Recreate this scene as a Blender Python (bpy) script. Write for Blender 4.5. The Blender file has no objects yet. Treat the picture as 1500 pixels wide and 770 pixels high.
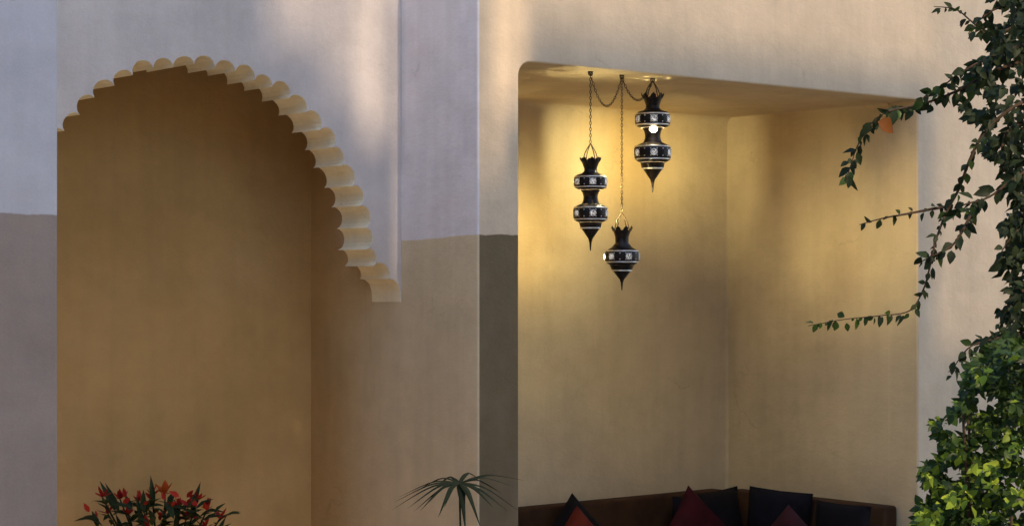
import bpy, bmesh, math, random
from mathutils import Vector, Matrix, Quaternion

# ------------------------------------------------------------------ camera, sky, sun, exposure
scene = bpy.context.scene
C = scene.collection
EYE = 2.2
F = 2812.0                      # focal length in photo pixels (photo 1500 x 770)
cam_d = bpy.data.cameras.new('camera')
cam = bpy.data.objects.new('camera', cam_d); C.objects.link(cam)
cam.location = (0, 0, EYE); cam.rotation_euler = (math.radians(90), 0, 0)
cam_d.sensor_width = 36; cam_d.lens = F / 1500 * 36
cam_d.shift_y = 35 / 1500
cam_d.clip_start = 0.1; cam_d.clip_end = 2000
scene.camera = cam

SUN_EL = 42.0
SUN_AZ = (0.6593, -0.7519)          # horizontal direction towards the sun
world = bpy.data.worlds.new('World'); scene.world = world; world.use_nodes = True
wn = world.node_tree
sky = wn.nodes.new('ShaderNodeTexSky'); sky.sky_type = 'NISHITA'; sky.sun_disc = False
sky.sun_elevation = math.radians(SUN_EL)
sky.sun_rotation = math.atan2(SUN_AZ[0], SUN_AZ[1])
sky.air_density = 1.0; sky.dust_density = 0.4; sky.ozone_density = 1.0
bg = wn.nodes['Background']; bg.inputs['Strength'].default_value = 0.15
wn.links.new(sky.outputs[0], bg.inputs['Color'])

sun_d = bpy.data.lights.new('sun', 'SUN'); sun_d.energy = 2.0; sun_d.angle = math.radians(1.4)
sun_d.color = (1.0, 0.77, 0.52)
sun = bpy.data.objects.new('sun', sun_d); C.objects.link(sun)
sdir = Vector((SUN_AZ[0], SUN_AZ[1], math.tan(math.radians(SUN_EL)))).normalized()
sun.rotation_euler = sdir.to_track_quat('Z', 'Y').to_euler()
sun.location = sdir * 30

scene.view_settings.view_transform = 'Standard'
scene.view_settings.look = 'None'
scene.view_settings.gamma = 1
scene.view_settings.exposure = 1.48
scene.render.engine = 'CYCLES'
cy = scene.cycles
cy.use_denoising = True
cy.max_bounces = 8; cy.diffuse_bounces = 5; cy.transparent_max_bounces = 16
cy.sample_clamp_indirect = 6
cy.use_adaptive_sampling = True; cy.adaptive_threshold = 0.02

rnd = random.Random(7)

# ------------------------------------------------------------------ frames
P0 = Vector((-0.178, 10.0, 0))          # foot of the wall corner that faces the camera
AX = Vector((0.7715, 0.6362, 0)).normalized()     # along the niche front
BX = Vector((-AX.y, AX.x, 0))                      # into the walls
ANG = math.atan2(AX.y, AX.x)
def L(t, s, z): return P0 + AX * t + BX * s + Vector((0, 0, z))
def at(px, py, d):                     # a photo point at depth d metres
    return Vector(((px - 750) / F * d, d, EYE + (420 - py) / F * d))
def depth_on_s(px, s):                 # depth where the column px meets the plane s
    r = (px - 750) / F
    o = P0 + BX * s
    t = (r * o.y - o.x) / (AX.x - r * AX.y)
    return o.y + AX.y * t, t

# ------------------------------------------------------------------ mesh helpers
def make(name, verts, faces, mat, parent=None, smooth=False, loc=None, frame=False):
    """one mesh object; verts in world coordinates (or in the wall frame when frame is True)"""
    me = bpy.data.meshes.new(name)
    o = bpy.data.objects.new(name, me); C.objects.link(o)
    vs = [Vector(v) for v in verts]
    if frame:
        o.location = P0; o.rotation_euler = (0, 0, ANG)
    elif loc is not None:
        o.location = loc; vs = [v - Vector(loc) for v in vs]
    me.from_pydata([tuple(v) for v in vs], [], [tuple(f) for f in faces])
    me.update()
    if smooth:
        for p in me.polygons: p.use_smooth = True
    if mat: me.materials.append(mat)
    if parent is not None:
        o.parent = parent
        if frame and parent.get('_frame'):
            o.location = (0, 0, 0); o.rotation_euler = (0, 0, 0)
        elif not frame:
            base = Vector(parent.get('_loc', (0, 0, 0)))
            o.location = Vector(o.location) - base
    return o

def thing(name, label, cat, loc=(0, 0, 0), group=None, frame=False):
    o = bpy.data.objects.new(name, None); C.objects.link(o)
    o.empty_display_size = 0.2
    if frame:
        o.location = P0; o.rotation_euler = (0, 0, ANG); o['_frame'] = 1
    else:
        o.location = loc; o['_loc'] = tuple(loc)
    return tag(o, label, cat, group)
def tag(o, label=None, cat=None, group=None, kind=None):
    if label: o['label'] = label
    if cat: o['category'] = cat
    if group: o['group'] = group
    if kind: o['kind'] = kind
    return o

def box(a, b):
    (x0, y0, z0), (x1, y1, z1) = a, b
    v = [(x0,y0,z0),(x1,y0,z0),(x1,y1,z0),(x0,y1,z0),(x0,y0,z1),(x1,y0,z1),(x1,y1,z1),(x0,y1,z1)]
    f = [(0,3,2,1),(4,5,6,7),(0,1,5,4),(1,2,6,5),(2,3,7,6),(3,0,4,7)]
    return v, f
def merge(parts):
    V, Fc = [], []
    for v, f in parts:
        n = len(V); V += list(v); Fc += [tuple(i + n for i in q) for q in f]
    return V, Fc
def prism(poly, axis, a, b):
    """extrude a 2-D polygon; axis 's': poly in (t,z); axis 'z': poly in (t,s)"""
    n = len(poly)
    if axis == 's':
        v = [(p[0], a, p[1]) for p in poly] + [(p[0], b, p[1]) for p in poly]
    else:
        v = [(p[0], p[1], a) for p in poly] + [(p[0], p[1], b) for p in poly]
    f = [tuple(range(n)), tuple(range(2*n-1, n-1, -1))]
    f += [(i, n + i, n + (i+1) % n, (i+1) % n) for i in range(n)]
    return v, f
def fix_normals(o):
    bm = bmesh.new(); bm.from_mesh(o.data)
    bmesh.ops.recalc_face_normals(bm, faces=bm.faces); bm.to_mesh(o.data); bm.free()
def bevel(o, w, seg=3, ang=40):
    m = o.modifiers.new('edge', 'BEVEL'); m.width = w; m.segments = seg
    m.limit_method = 'ANGLE'; m.angle_limit = math.radians(ang)
    return m
def tube(path, radii, n=6, cap=True):
    """tube along a list of Vectors"""
    V, Fc = [], []
    m = len(path)
    if not isinstance(radii, (list, tuple)): radii = [radii] * m
    up = Vector((0.13, 0.3, 1)).normalized(); prev = None
    for i, p in enumerate(path):
        d = (path[min(i+1, m-1)] - path[max(i-1, 0)])
        d = d.normalized() if d.length > 1e-9 else Vector((0, 0, 1))
        a = d.cross(prev if prev is not None else up)
        if a.length < 1e-4: a = d.cross(Vector((1, 0.2, 0)))
        a.normalize(); b = a.cross(d).normalized(); prev = b
        for k in range(n):
            q = 2 * math.pi * k / n
            V.append(p + (a * math.cos(q) + b * math.sin(q)) * radii[i])
    for i in range(m-1):
        for k in range(n):
            Fc.append((i*n+k, i*n+(k+1) % n, (i+1)*n+(k+1) % n, (i+1)*n+k))
    if cap:
        Fc.append(tuple(range(n-1, -1, -1))); Fc.append(tuple((m-1)*n + k for k in range(n)))
    return V, Fc
def smooth_path(pts, sub=6):
    out = []
    n = len(pts)
    for i in range(n-1):
        p0, p1, p2, p3 = pts[max(i-1,0)], pts[i], pts[i+1], pts[min(i+2,n-1)]
        for k in range(sub):
            u = k / sub
            out.append(0.5*((2*p1) + (p2-p0)*u + (2*p0-5*p1+4*p2-p3)*u*u + (3*p1-p0-3*p2+p3)*u**3))
    out.append(pts[-1].copy())
    return out
def lathe(prof, n=24, skip=None):
    """prof: list of (radius, z); skip(i, k) drops a quad"""
    V, Fc = [], []
    for r, z in prof:
        for k in range(n):
            q = 2*math.pi*k/n
            V.append((r*math.cos(q), r*math.sin(q), z))
    for i in range(len(prof)-1):
        for k in range(n):
            if skip and skip(i, k): continue
            Fc.append((i*n+k, i*n+(k+1) % n, (i+1)*n+(k+1) % n, (i+1)*n+k))
    return V, Fc

# ------------------------------------------------------------------ materials
def new_mat(name):
    m = bpy.data.materials.new(name); m.use_nodes = True
    return m, m.node_tree.nodes, m.node_tree.links, m.node_tree.nodes['Principled BSDF']
def noise(nt, co, scale, detail=4, rough=0.55, ns='Fac'):
    n = nt.nodes.new('ShaderNodeTexNoise'); n.inputs['Scale'].default_value = scale
    n.inputs['Detail'].default_value = detail; n.inputs['Roughness'].default_value = rough
    if co is not None: nt.links.new(co, n.inputs['Vector'])
    return n.outputs[ns]
def math_n(nt, op, a, b=None, c=None, clamp=False):
    n = nt.nodes.new('ShaderNodeMath'); n.operation = op; n.use_clamp = clamp
    for i, x in enumerate((a, b, c)):
        if x is None: continue
        if isinstance(x, (int, float)): n.inputs[i].default_value = x
        else: nt.links.new(x, n.inputs[i])
    return n.outputs[0]
def maprange(nt, v, a, b, c=0, d=1, smooth=True):
    n = nt.nodes.new('ShaderNodeMapRange'); n.interpolation_type = 'SMOOTHSTEP' if smooth else 'LINEAR'
    nt.links.new(v, n.inputs['Value'])
    for k, x in zip(('From Min', 'From Max', 'To Min', 'To Max'), (a, b, c, d)): n.inputs[k].default_value = x
    return n.outputs['Result']
def mixc(nt, f, a, b, mode='MIX'):
    n = nt.nodes.new('ShaderNodeMix'); n.data_type = 'RGBA'; n.blend_type = mode
    if isinstance(f, (int, float)): n.inputs[0].default_value = f
    else: nt.links.new(f, n.inputs[0])
    for i, x in ((6, a), (7, b)):
        if isinstance(x, tuple): n.inputs[i].default_value = (*x, 1) if len(x) == 3 else x
        else: nt.links.new(x, n.inputs[i])
    return n.outputs[2]

LILAC = (0.72, 0.675, 0.665)
LILAC_PIER = (0.465, 0.45, 0.465)
PEACH = (0.60, 0.475, 0.33)
TAUPE = (0.62, 0.515, 0.335)
TAUPE_SHADED = (0.155, 0.112, 0.058)  # dado taupe of the niche front, its shade put into the colour
OCHRE = (0.45, 0.29, 0.112)
SAND = (0.51, 0.405, 0.26)
CREAM = (0.84, 0.77, 0.56)

def plaster(name, body, bump=0.25, rough=0.85):
    """hand-trowelled lime plaster; body(nt, xyz) returns the paint colour"""
    m, N, K, bs = new_mat(name); nt = m.node_tree
    tc = N.new('ShaderNodeTexCoord'); co = tc.outputs['Object']
    sep = N.new('ShaderNodeSeparateXYZ'); K.new(co, sep.inputs[0])
    col = body(nt, sep.outputs, co)
    big = noise(nt, co, 1.3, 5, 0.6)
    mid = noise(nt, co, 6.0, 6, 0.65)
    st = N.new('ShaderNodeMapping'); st.inputs['Scale'].default_value = (9, 9, 0.7); K.new(co, st.inputs['Vector'])
    streak = noise(nt, st.outputs[0], 1.0, 4, 0.6)
    v = math_n(nt, 'ADD', maprange(nt, big, 0.3, 0.7, 0.90, 1.07), maprange(nt, mid, 0.3, 0.7, -0.035, 0.035))
    v = math_n(nt, 'ADD', v, maprange(nt, streak, 0.35, 0.72, 0.02, -0.05))
    tm = N.new('ShaderNodeMapping'); tm.inputs['Scale'].default_value = (6, 6, 11); tm.inputs['Rotation'].default_value = (0.5, 0.9, 0.4); K.new(co, tm.inputs['Vector'])
    trowel = noise(nt, tm.outputs[0], 1.0, 6, 0.7)
    v = math_n(nt, 'ADD', v, maprange(nt, trowel, 0.35, 0.65, -0.018, 0.018))
    v = math_n(nt, 'ADD', v, maprange(nt, noise(nt, co, 130, 3, 0.7), 0.3, 0.7, -0.035, 0.035))
    wv = N.new('ShaderNodeTexVoronoi'); wv.feature = 'DISTANCE_TO_EDGE'; wv.inputs['Scale'].default_value = 0.9
    wob = N.new('ShaderNodeMix'); wob.data_type = 'VECTOR'; wob.inputs[0].default_value = 0.25
    K.new(co, wob.inputs[4]); K.new(noise(nt, co, 5, 5, 0.6, 'Color'), wob.inputs[5]); K.new(wob.outputs[1], wv.inputs['Vector'])
    crack = math_n(nt, 'MULTIPLY', maprange(nt, wv.outputs['Distance'], 0.0, 0.006, 1, 0), maprange(nt, noise(nt, co, 1.7, 2), 0.55, 0.66))
    v = math_n(nt, 'SUBTRACT', v, math_n(nt, 'MULTIPLY', crack, 0.16))
    comb = N.new('ShaderNodeCombineColor')
    for i in range(3): K.new(v, comb.inputs[i])
    col = mixc(nt, 1.0, col, comb.outputs[0], 'MULTIPLY')
    tint = maprange(nt, noise(nt, co, 2.2, 3), 0.45, 0.75, 0, 0.10)
    col = mixc(nt, tint, col, (0.55, 0.42, 0.30))
    K.new(col, bs.inputs['Base Color'])
    bs.inputs['Roughness'].default_value = rough
    bs.inputs['Specular IOR Level'].default_value = 0.25
    h = math_n(nt, 'ADD', math_n(nt, 'ADD', noise(nt, co, 4.0, 4), math_n(nt, 'MULTIPLY', trowel, 0.5)), math_n(nt, 'MULTIPLY', noise(nt, co, 45, 5, 0.7), 0.14))
    b = N.new('ShaderNodeBump'); b.inputs['Strength'].default_value = bump; b.inputs['Distance'].default_value = 0.03
    K.new(h, b.inputs['Height']); K.new(b.outputs[0], bs.inputs['Normal'])
    return m

DADO = EYE + 0.274
def dado_mask(nt, xyz, co, slope=0.0, level=DADO):
    """1 below the hand-painted edge of the base coat"""
    z = math_n(nt, 'ADD', xyz[2], math_n(nt, 'MULTIPLY', math_n(nt, 'SUBTRACT', noise(nt, co, 4.0, 5, 0.65), 0.5), 0.036))
    if slope: z = math_n(nt, 'ADD', z, math_n(nt, 'MULTIPLY', xyz[1], slope))
    return maprange(nt, z, level - 0.004, level + 0.004, 1, 0)

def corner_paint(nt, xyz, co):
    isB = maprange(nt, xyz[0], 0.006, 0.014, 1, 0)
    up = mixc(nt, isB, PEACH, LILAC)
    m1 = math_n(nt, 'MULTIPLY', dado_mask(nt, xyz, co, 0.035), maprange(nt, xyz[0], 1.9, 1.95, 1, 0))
    col = mixc(nt, m1, up, mixc(nt, isB, TAUPE_SHADED, TAUPE))
    reveal = math_n(nt, 'MULTIPLY', maprange(nt, xyz[1], 0.010, 0.016), maprange(nt, xyz[0], 0.25, 0.26))
    col = mixc(nt, reveal, col, SAND)
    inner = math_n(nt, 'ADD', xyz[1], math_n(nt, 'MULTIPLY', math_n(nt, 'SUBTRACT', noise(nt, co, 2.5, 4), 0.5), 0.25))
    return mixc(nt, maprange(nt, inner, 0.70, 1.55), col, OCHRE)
def pier_paint(nt, xyz, co):
    return mixc(nt, dado_mask(nt, xyz, co, 0.0), LILAC_PIER, (0.27, 0.215, 0.18))
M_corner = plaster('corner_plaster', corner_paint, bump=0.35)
M_pier = plaster('pier_plaster', pier_paint)
def flat(c):
    def body(nt, xyz, co):
        n = nt.nodes.new('ShaderNodeRGB'); n.outputs[0].default_value = (*c, 1); return n.outputs[0]
    return body
M_arch = plaster('arch_plaster', flat((0.54, 0.49, 0.455)))
M_alcove = plaster('alcove_plaster', flat(OCHRE))
M_niche = plaster('niche_plaster', flat(SAND), bump=0.35)
M_scallop = plaster('scallop_plaster', flat(CREAM), bump=0.5)
M_blocker = plaster('blocker_plaster', flat((0.34, 0.24, 0.16)))

def simple(name, col, rough=0.6, metal=0.0, var=0.12, scale=18, bump=0.0, spec=0.5, emis=None):
    m, N, K, bs = new_mat(name); nt = m.node_tree
    tc = N.new('ShaderNodeTexCoord'); co = tc.outputs['Object']
    f = maprange(nt, noise(nt, co, scale, 4), 0.3, 0.7, 1 - var, 1 + var)
    comb = N.new('ShaderNodeCombineColor')
    for i in range(3): K.new(f, comb.inputs[i])
    K.new(mixc(nt, 1.0, col, comb.outputs[0], 'MULTIPLY'), bs.inputs['Base Color'])
    bs.inputs['Roughness'].default_value = rough; bs.inputs['Metallic'].default_value = metal
    bs.inputs['Specular IOR Level'].default_value = spec
    if bump:
        b = N.new('ShaderNodeBump'); b.inputs['Strength'].default_value = bump; b.inputs['Distance'].default_value = 0.01
        K.new(noise(nt, co, scale * 4, 4), b.inputs['Height']); K.new(b.outputs[0], bs.inputs['Normal'])
    return m
def fabric(name, col, col2=None, scale=260):
    m, N, K, bs = new_mat(name); nt = m.node_tree
    tc = N.new('ShaderNodeTexCoord'); co = tc.outputs['Object']
    a = maprange(nt, noise(nt, co, 7, 4), 0.35, 0.65)
    K.new(mixc(nt, a, col, col2 or tuple(c * 0.75 for c in col)), bs.inputs['Base Color'])
    bs.inputs['Roughness'].default_value = 0.9; bs.inputs['Specular IOR Level'].default_value = 0.15
    bs.inputs['Sheen Weight'].default_value = 0.0
    b = N.new('ShaderNodeBump'); b.inputs['Strength'].default_value = 0.3; b.inputs['Distance'].default_value = 0.004
    K.new(noise(nt, co, scale, 3), b.inputs['Height']); K.new(b.outputs[0], bs.inputs['Normal'])
    return m
def leaf_mat(name, c1, c2, trans, rough=0.45, tw=0.35):
    m, N, K, bs = new_mat(name); nt = m.node_tree
    oi = N.new('ShaderNodeObjectInfo'); geo = N.new('ShaderNodeNewGeometry')
    f = math_n(nt, 'FRACT', math_n(nt, 'ADD', oi.outputs['Random'], geo.outputs['Random Per Island']))
    col = mixc(nt, f, c1, c2)
    K.new(col, bs.inputs['Base Color']); bs.inputs['Roughness'].default_value = rough
    bs.inputs['Specular IOR Level'].default_value = 0.12
    tr = N.new('ShaderNodeBsdfTranslucent'); K.new(mixc(nt, f, trans, tuple(c * 0.6 for c in trans)), tr.inputs['Color'])
    mx = N.new('ShaderNodeMixShader'); mx.inputs[0].default_value = tw
    out = N['Material Output']
    K.new(bs.outputs[0], mx.inputs[1]); K.new(tr.outputs[0], mx.inputs[2]); K.new(mx.outputs[0], out.inputs['Surface'])
    return m

# ------------------------------------------------------------------ ground
def floor_mat():
    m, N, K, bs = new_mat('courtyard_floor'); nt = m.node_tree
    geo = N.new('ShaderNodeNewGeometry'); co = geo.outputs['Position']
    br = N.new('ShaderNodeTexBrick'); br.inputs['Scale'].default_value = 2.2
    br.inputs['Color1'].default_value = (0.62, 0.46, 0.29, 1); br.inputs['Color2'].default_value = (0.66, 0.50, 0.32, 1)
    br.inputs['Mortar'].default_value = (0.40, 0.34, 0.27, 1); br.inputs['Mortar Size'].default_value = 0.015
    K.new(co, br.inputs['Vector'])
    K.new(br.outputs['Color'], bs.inputs['Base Color']); bs.inputs['Roughness'].default_value = 0.6
    return m
g = make('ground', [(-300,-300,0),(300,-300,0),(300,300,0),(-300,300,0)], [(0,1,2,3)], floor_mat())
tag(g, kind='structure')

# ------------------------------------------------------------------ corner wall with the niche opening
TOP = 5.6
LINT = EYE + 1.197
T0, T1 = 0.278, 3.60
ND = 1.69                        # niche depth
foot = [(0,0),(6.8,0),(6.8,0.25),(0.24,0.25),(0.24,1.95),(0,1.95)]
v, f = prism(foot, 'z', 0, TOP)
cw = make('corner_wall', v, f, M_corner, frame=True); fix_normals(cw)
cut = [(T0,-1),(T1,-1),(T1,LINT)]
r = 0.085
for k in range(7):
    q = math.pi/2 + k/6 * math.pi/2
    cut.append((T0 + r + r*math.cos(q), LINT - r*0.9 + r*0.9*math.sin(q)))
v, f = prism(cut, 's', -0.6, 1.2)
cutter = make('opening_cutter', v, f, None, frame=True); fix_normals(cutter)
bo = cw.modifiers.new('opening', 'BOOLEAN'); bo.operation = 'DIFFERENCE'; bo.object = cutter; bo.solver = 'EXACT'
bevel(cw, 0.010, 3)
dg = bpy.context.evaluated_depsgraph_get()
me = bpy.data.meshes.new_from_object(cw.evaluated_get(dg))
cw.modifiers.clear(); cw.data = me
bpy.data.objects.remove(cutter)
tag(cw, 'tall plaster corner wall, lilac side and peach front framing the lantern niche', 'wall')

def shell(name, t0, t1, s0, s1, z0, z1, mat, rad=0.03, thick=0.12, cove=0):
    """room-like recess seen from inside, open towards -s"""
    v = [(t0,s0,z0),(t1,s0,z0),(t1,s1,z0),(t0,s1,z0),(t0,s0,z1),(t1,s0,z1),(t1,s1,z1),(t0,s1,z1)]
    f = [(2,3,7,6),(1,2,6,5),(3,0,4,7),(4,5,6,7)]
    o = make(name, v, f, mat, frame=True)
    bm = bmesh.new(); bm.from_mesh(o.data)
    es = [e for e in bm.edges if len(e.link_faces) == 2]
    if cove:
        ce = [e for e in es if all(abs(v_.co.z - z1) < 1e-6 and abs(v_.co.y - s1) < 1e-6 for v_ in e.verts)]
        bmesh.ops.bevel(bm, geom=ce, offset=cove, segments=10, affect='EDGES', profile=0.5)
        es = [e for e in bm.edges if len(e.link_faces) == 2 and e.calc_face_angle(0) > 1.0 and e.calc_length() > 0.5]
    bmesh.ops.bevel(bm, geom=es, offset=rad, segments=4, affect='EDGES', profile=0.5)
    c = Vector(((t0+t1)/2, (s0+s1)/2, (z0+z1)/2))
    for fc in bm.faces:
        if fc.normal.dot(c - fc.calc_center_median()) < 0: fc.normal_flip()
    bm.to_mesh(o.data); bm.free()
    m = o.modifiers.new('thickness', 'SOLIDIFY'); m.thickness = thick; m.offset = -1
    return o
nw = shell('niche_wall', T0-0.012, T1-0.001, 0.235, ND, -0.05, LINT-0.001, M_niche, 0.03, cove=0.06)
tag(nw, 'warm lamplit plaster niche walls and ceiling behind the hanging lanterns', 'niche')

# ------------------------------------------------------------------ alcove and arch screen
S_ARCH, TH = 0.672, 0.27
S_ALC = 1.568
PT = -2.894                      # right face of the near pier
aw = shell('alcove_wall', PT-0.002, 0.006, 0.98, S_ALC, -0.05, EYE+1.75, M_alcove, 0.012)
tag(aw, 'dark ochre plaster wall inside the recess under the scalloped arch', 'wall')

TC, ZC, RC = -1.235, EYE + 0.115, 1.005
cusps = [(0.0, EYE-0.082), (-0.085, EYE+0.045), (-0.185, EYE+0.115)]
NL = 25
right = list(cusps)
rj = random.Random(17)
arcpts = [(TC + (RC + rj.uniform(-0.012, 0.012))*math.cos(a), ZC + (RC + rj.uniform(-0.012, 0.012))*math.sin(a)) for a in [math.radians(5) + math.radians(170)*k/NL for k in range(NL+1)]]
left = [(2*TC - c[0], c[1]) for c in cusps]
chain = right + arcpts + left[::-1]
def lobe(a, b, n=8, bulge=0.88):
    a = Vector((a[0], 0, a[1])); b = Vector((b[0], 0, b[1]))
    mid = (a+b)/2; half = (b-a).length/2; d = (b-a).normalized()
    nrm = Vector((d.z, 0, -d.x))         # outwards: right of travel
    return [mid + d*half*(-math.cos(math.pi*k/n)) + nrm*half*bulge*math.sin(math.pi*k/n) for k in range(n+1)]
rs = random.Random(3)
lobes = []
for i in range(len(chain)-1):
    if i == 0:                           # flat corbel foot of the arch
        a, b = chain[0], chain[1]
        pts = [Vector((0.0,0,a[1])), Vector((-0.012,0,a[1]+0.075)), Vector((-0.03,0,a[1]+0.115)), Vector((b[0],0,b[1]))]
        pts = [Vector((-0.001,0,a[1])), Vector((-0.006,0,a[1]+0.06)), Vector((-0.02,0,a[1]+0.10)), Vector((-0.05,0,a[1]+0.122)), Vector((b[0],0,b[1]))]
    elif i == len(chain)-2:
        pts = [Vector((2*TC - p.x, 0, p.z)) for p in lobes[0]][::-1]
    else:
        pts = lobe(chain[i], chain[i+1], 8, 0.86 + rs.uniform(-0.13, 0.11))
    lobes.append(pts)
SH = 0.014                               # shell of cream plaster lining each scallop
outline = []
for pts in lobes:
    for k, p in enumerate(pts):
        q = (p.x, p.z)
        if not outline or (abs(outline[-1][0]-q[0]) + abs(outline[-1][1]-q[1])) > 1e-5: outline.append(q)
EXTR = 0.02
scr = thing('arch_screen', 'pale plaster screen wall with a scalloped many-lobed arch between pier and corner', 'arch', frame=True)
from mathutils.geometry import tessellate_polygon
ring = outline + [(PT-0.05, outline[-1][1]), (PT-0.05, TOP-0.25), (EXTR, TOP-0.25), (EXTR, outline[0][1])]
n = len(ring)
tris = tessellate_polygon([[Vector((p[0], p[1], 0)) for p in ring]])
v = [(p[0], S_ARCH, p[1]) for p in ring] + [(p[0], S_ARCH+TH, p[1]) for p in ring]
f = [tuple(q) for q in tris] + [tuple(i+n for i in reversed(q)) for q in tris]
f += [(i, n+i, n+(i+1) % n, (i+1) % n) for i in range(n)]
w = make('wall_face', v, f, M_arch, scr, frame=True); fix_normals(w)
for i, pts in enumerate(lobes):
    # inner (visible) surface is 3 mm proud of the cut, wrapped 2 mm past the front face
    cx = sum(p.x for p in pts)/len(pts); cz = sum(p.z for p in pts)/len(pts)
    m0, m1 = pts[0], pts[-1]
    ch = (m1-m0).normalized(); inn = Vector((-ch.z, 0, ch.x))
    V, Fc = [], []
    n = len(pts)
    for p in pts:
        dirv = inn
        q = p + dirv*0.002; b = p - dirv*SH
        for s_, pp in ((S_ARCH+0.003, q), (S_ARCH+TH+0.003, q), (S_ARCH+TH+0.003, b), (S_ARCH+0.003, b)):
            V.append((pp.x, s_, pp.z))
    for k in range(n-1):
        for j in range(4):
            Fc.append((k*4+j, k*4+(j+1) % 4, (k+1)*4+(j+1) % 4, (k+1)*4+j))
    Fc.append((3,2,1,0)); Fc.append(((n-1)*4, (n-1)*4+1, (n-1)*4+2, (n-1)*4+3))
    o = make('scallop', V, Fc, M_scallop, scr, frame=True); fix_normals(o)

# ------------------------------------------------------------------ near pier on the left
foot = [(PT,-1.06),(PT,1.95),(PT-0.24,1.95),(PT-0.24,-0.80),(PT-2.2,-0.80),(PT-2.2,-1.06)]
v, f = prism(foot, 'z', 0, TOP)
pr = make('plaster_pier', v, f, M_pier, frame=True); fix_normals(pr); bevel(pr, 0.010, 3)
tag(pr, 'lilac-grey plaster pier with taupe painted base at the far left edge', 'pier')

# ------------------------------------------------------------------ wing added out of view, shaped to set sun and shade on the walls
BLOCKER_O = Vector((6.4, 5.3, 0)) - AX*1.84
HB = EYE + 7.02
SUN_GAP = (5.3, 8.2)                         # gap cut in the added mass to sunlight the floor and shrub
cols = [(-4.2,-2.8,[(0,HB+2.3)]), (-2.8,-1.55,[(0,SUN_GAP[0]),(SUN_GAP[1],HB+2.3)]), (-1.55,-0.85,[(0,3.7),(SUN_GAP[1],HB+2.3)]), (-0.85,-0.50,[(0,SUN_GAP[0]),(SUN_GAP[1],HB+1.92)]),
        (-0.50,-0.25,[(0,SUN_GAP[0]),(SUN_GAP[1],HB+1.68)]), (-0.25,-0.10,[(0,SUN_GAP[0]),(SUN_GAP[1],HB+1.45)]),
        (-0.10,0.04,[(0,HB+2.3)]), (0.04,0.11,[(0,HB+0.62)]), (0.11,0.15,[(0,HB+2.3)]), (0.15,0.30,[(0,HB+0.95)]),
        (0.30,3.74,[(0,HB+1.40)]), (3.74,8.5,[(0,HB-0.40)])]
# thin bars added on top to let only part of the sun through
cols += [(0.31+0.07*k, 0.343+0.07*k, [(HB+1.401,HB+2.6)]) for k in range(49)]
cols += [(-0.845+0.07*k, -0.818+0.07*k, [(HB+1.921,HB+2.6)]) for k in range(5)] + [(-0.495+0.07*k, -0.465+0.07*k, [(HB+1.681,HB+2.6)]) for k in range(4)]
cols += [(3.745+0.07*k, 3.788+0.07*k, [(HB-0.399,HB+2.6)]) for k in range(60)]
parts = []
for a, b, zs in cols:
    for z0, z1 in zs:
        p, q = BLOCKER_O + AX*a, BLOCKER_O + AX*b
        off = -BX*0.3
        vv = [p, q, q+off, p+off]
        V = [u + Vector((0,0,z0)) for u in vv] + [u + Vector((0,0,z1)) for u in vv]
        parts.append((V, [(3,2,1,0),(4,5,6,7),(0,1,5,4),(1,2,6,5),(2,3,7,6),(3,0,4,7)]))
V, Fc = merge(parts)
blocker = make('sun_blocker', V, Fc, M_blocker, loc=BLOCKER_O)
rw_o = Vector((-3.5, -3.2, 0))
V, Fc = box((-10.5, -3.5, 0), (2.6, -3.2, 6.2))
rw = make('sky_blocker', V, Fc, M_blocker, loc=rw_o)  # added behind the camera to keep low sky light off the niche
tag(rw, 'unseen clay-coloured wall added behind the viewpoint to cut low sky light', 'wall')
tag(blocker, 'unseen wing of the house across the courtyard with stepped parapet', 'blocker')

# ------------------------------------------------------------------ lanterns
M_metal = simple('lantern_metal', (0.014, 0.010, 0.009), 0.38, 0.7, 0.4, 60, 0.2)
M_silver = simple('lantern_silver', (0.62, 0.58, 0.52), 0.35, 0.75, 0.2, 90, 0.1)
M_chain = simple('chain_iron', (0.05, 0.035, 0.022), 0.45, 0.7, 0.4, 90)
def glass_mat():
    m, N, K, bs = new_mat('lantern_glass'); nt = m.node_tree
    tc = N.new('ShaderNodeTexCoord')
    em = N.new('ShaderNodeEmission'); em.inputs['Color'].default_value = (1.0, 0.93, 0.82, 1)
    K.new(maprange(nt, noise(nt, tc.outputs['Object'], 120, 3), 0.35, 0.65, 0.10, 0.38), em.inputs['Strength'])
    tp = N.new('ShaderNodeBsdfTransparent'); tp.inputs['Color'].default_value = (1, 0.82, 0.48, 1)
    mx = N.new('ShaderNodeMixShader'); mx.inputs[0].default_value = 0.5
    K.new(em.outputs[0], mx.inputs[1]); K.new(tp.outputs[0], mx.inputs[2]); K.new(mx.outputs[0], N['Material Output'].inputs['Surface'])
    return m
M_glass = glass_mat()
def opal_mat():
    m, N, K, bs = new_mat('lantern_opal'); nt = m.node_tree
    tc = N.new('ShaderNodeTexCoord')
    f_ = maprange(nt, noise(nt, tc.outputs['Object'], 150, 2), 0.42, 0.58)
    K.new(mixc(nt, f_, (0.10, 0.09, 0.09), (0.6, 0.58, 0.55)), bs.inputs['Base Color'])
    bs.inputs['Emission Color'].default_value = (1.0, 0.92, 0.80, 1)
    K.new(math_n(nt, 'MULTIPLY', f_, 0.20), bs.inputs['Emission Strength'])
    bs.inputs['Roughness'].default_value = 0.25
    return m
M_opal = opal_mat()
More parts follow.
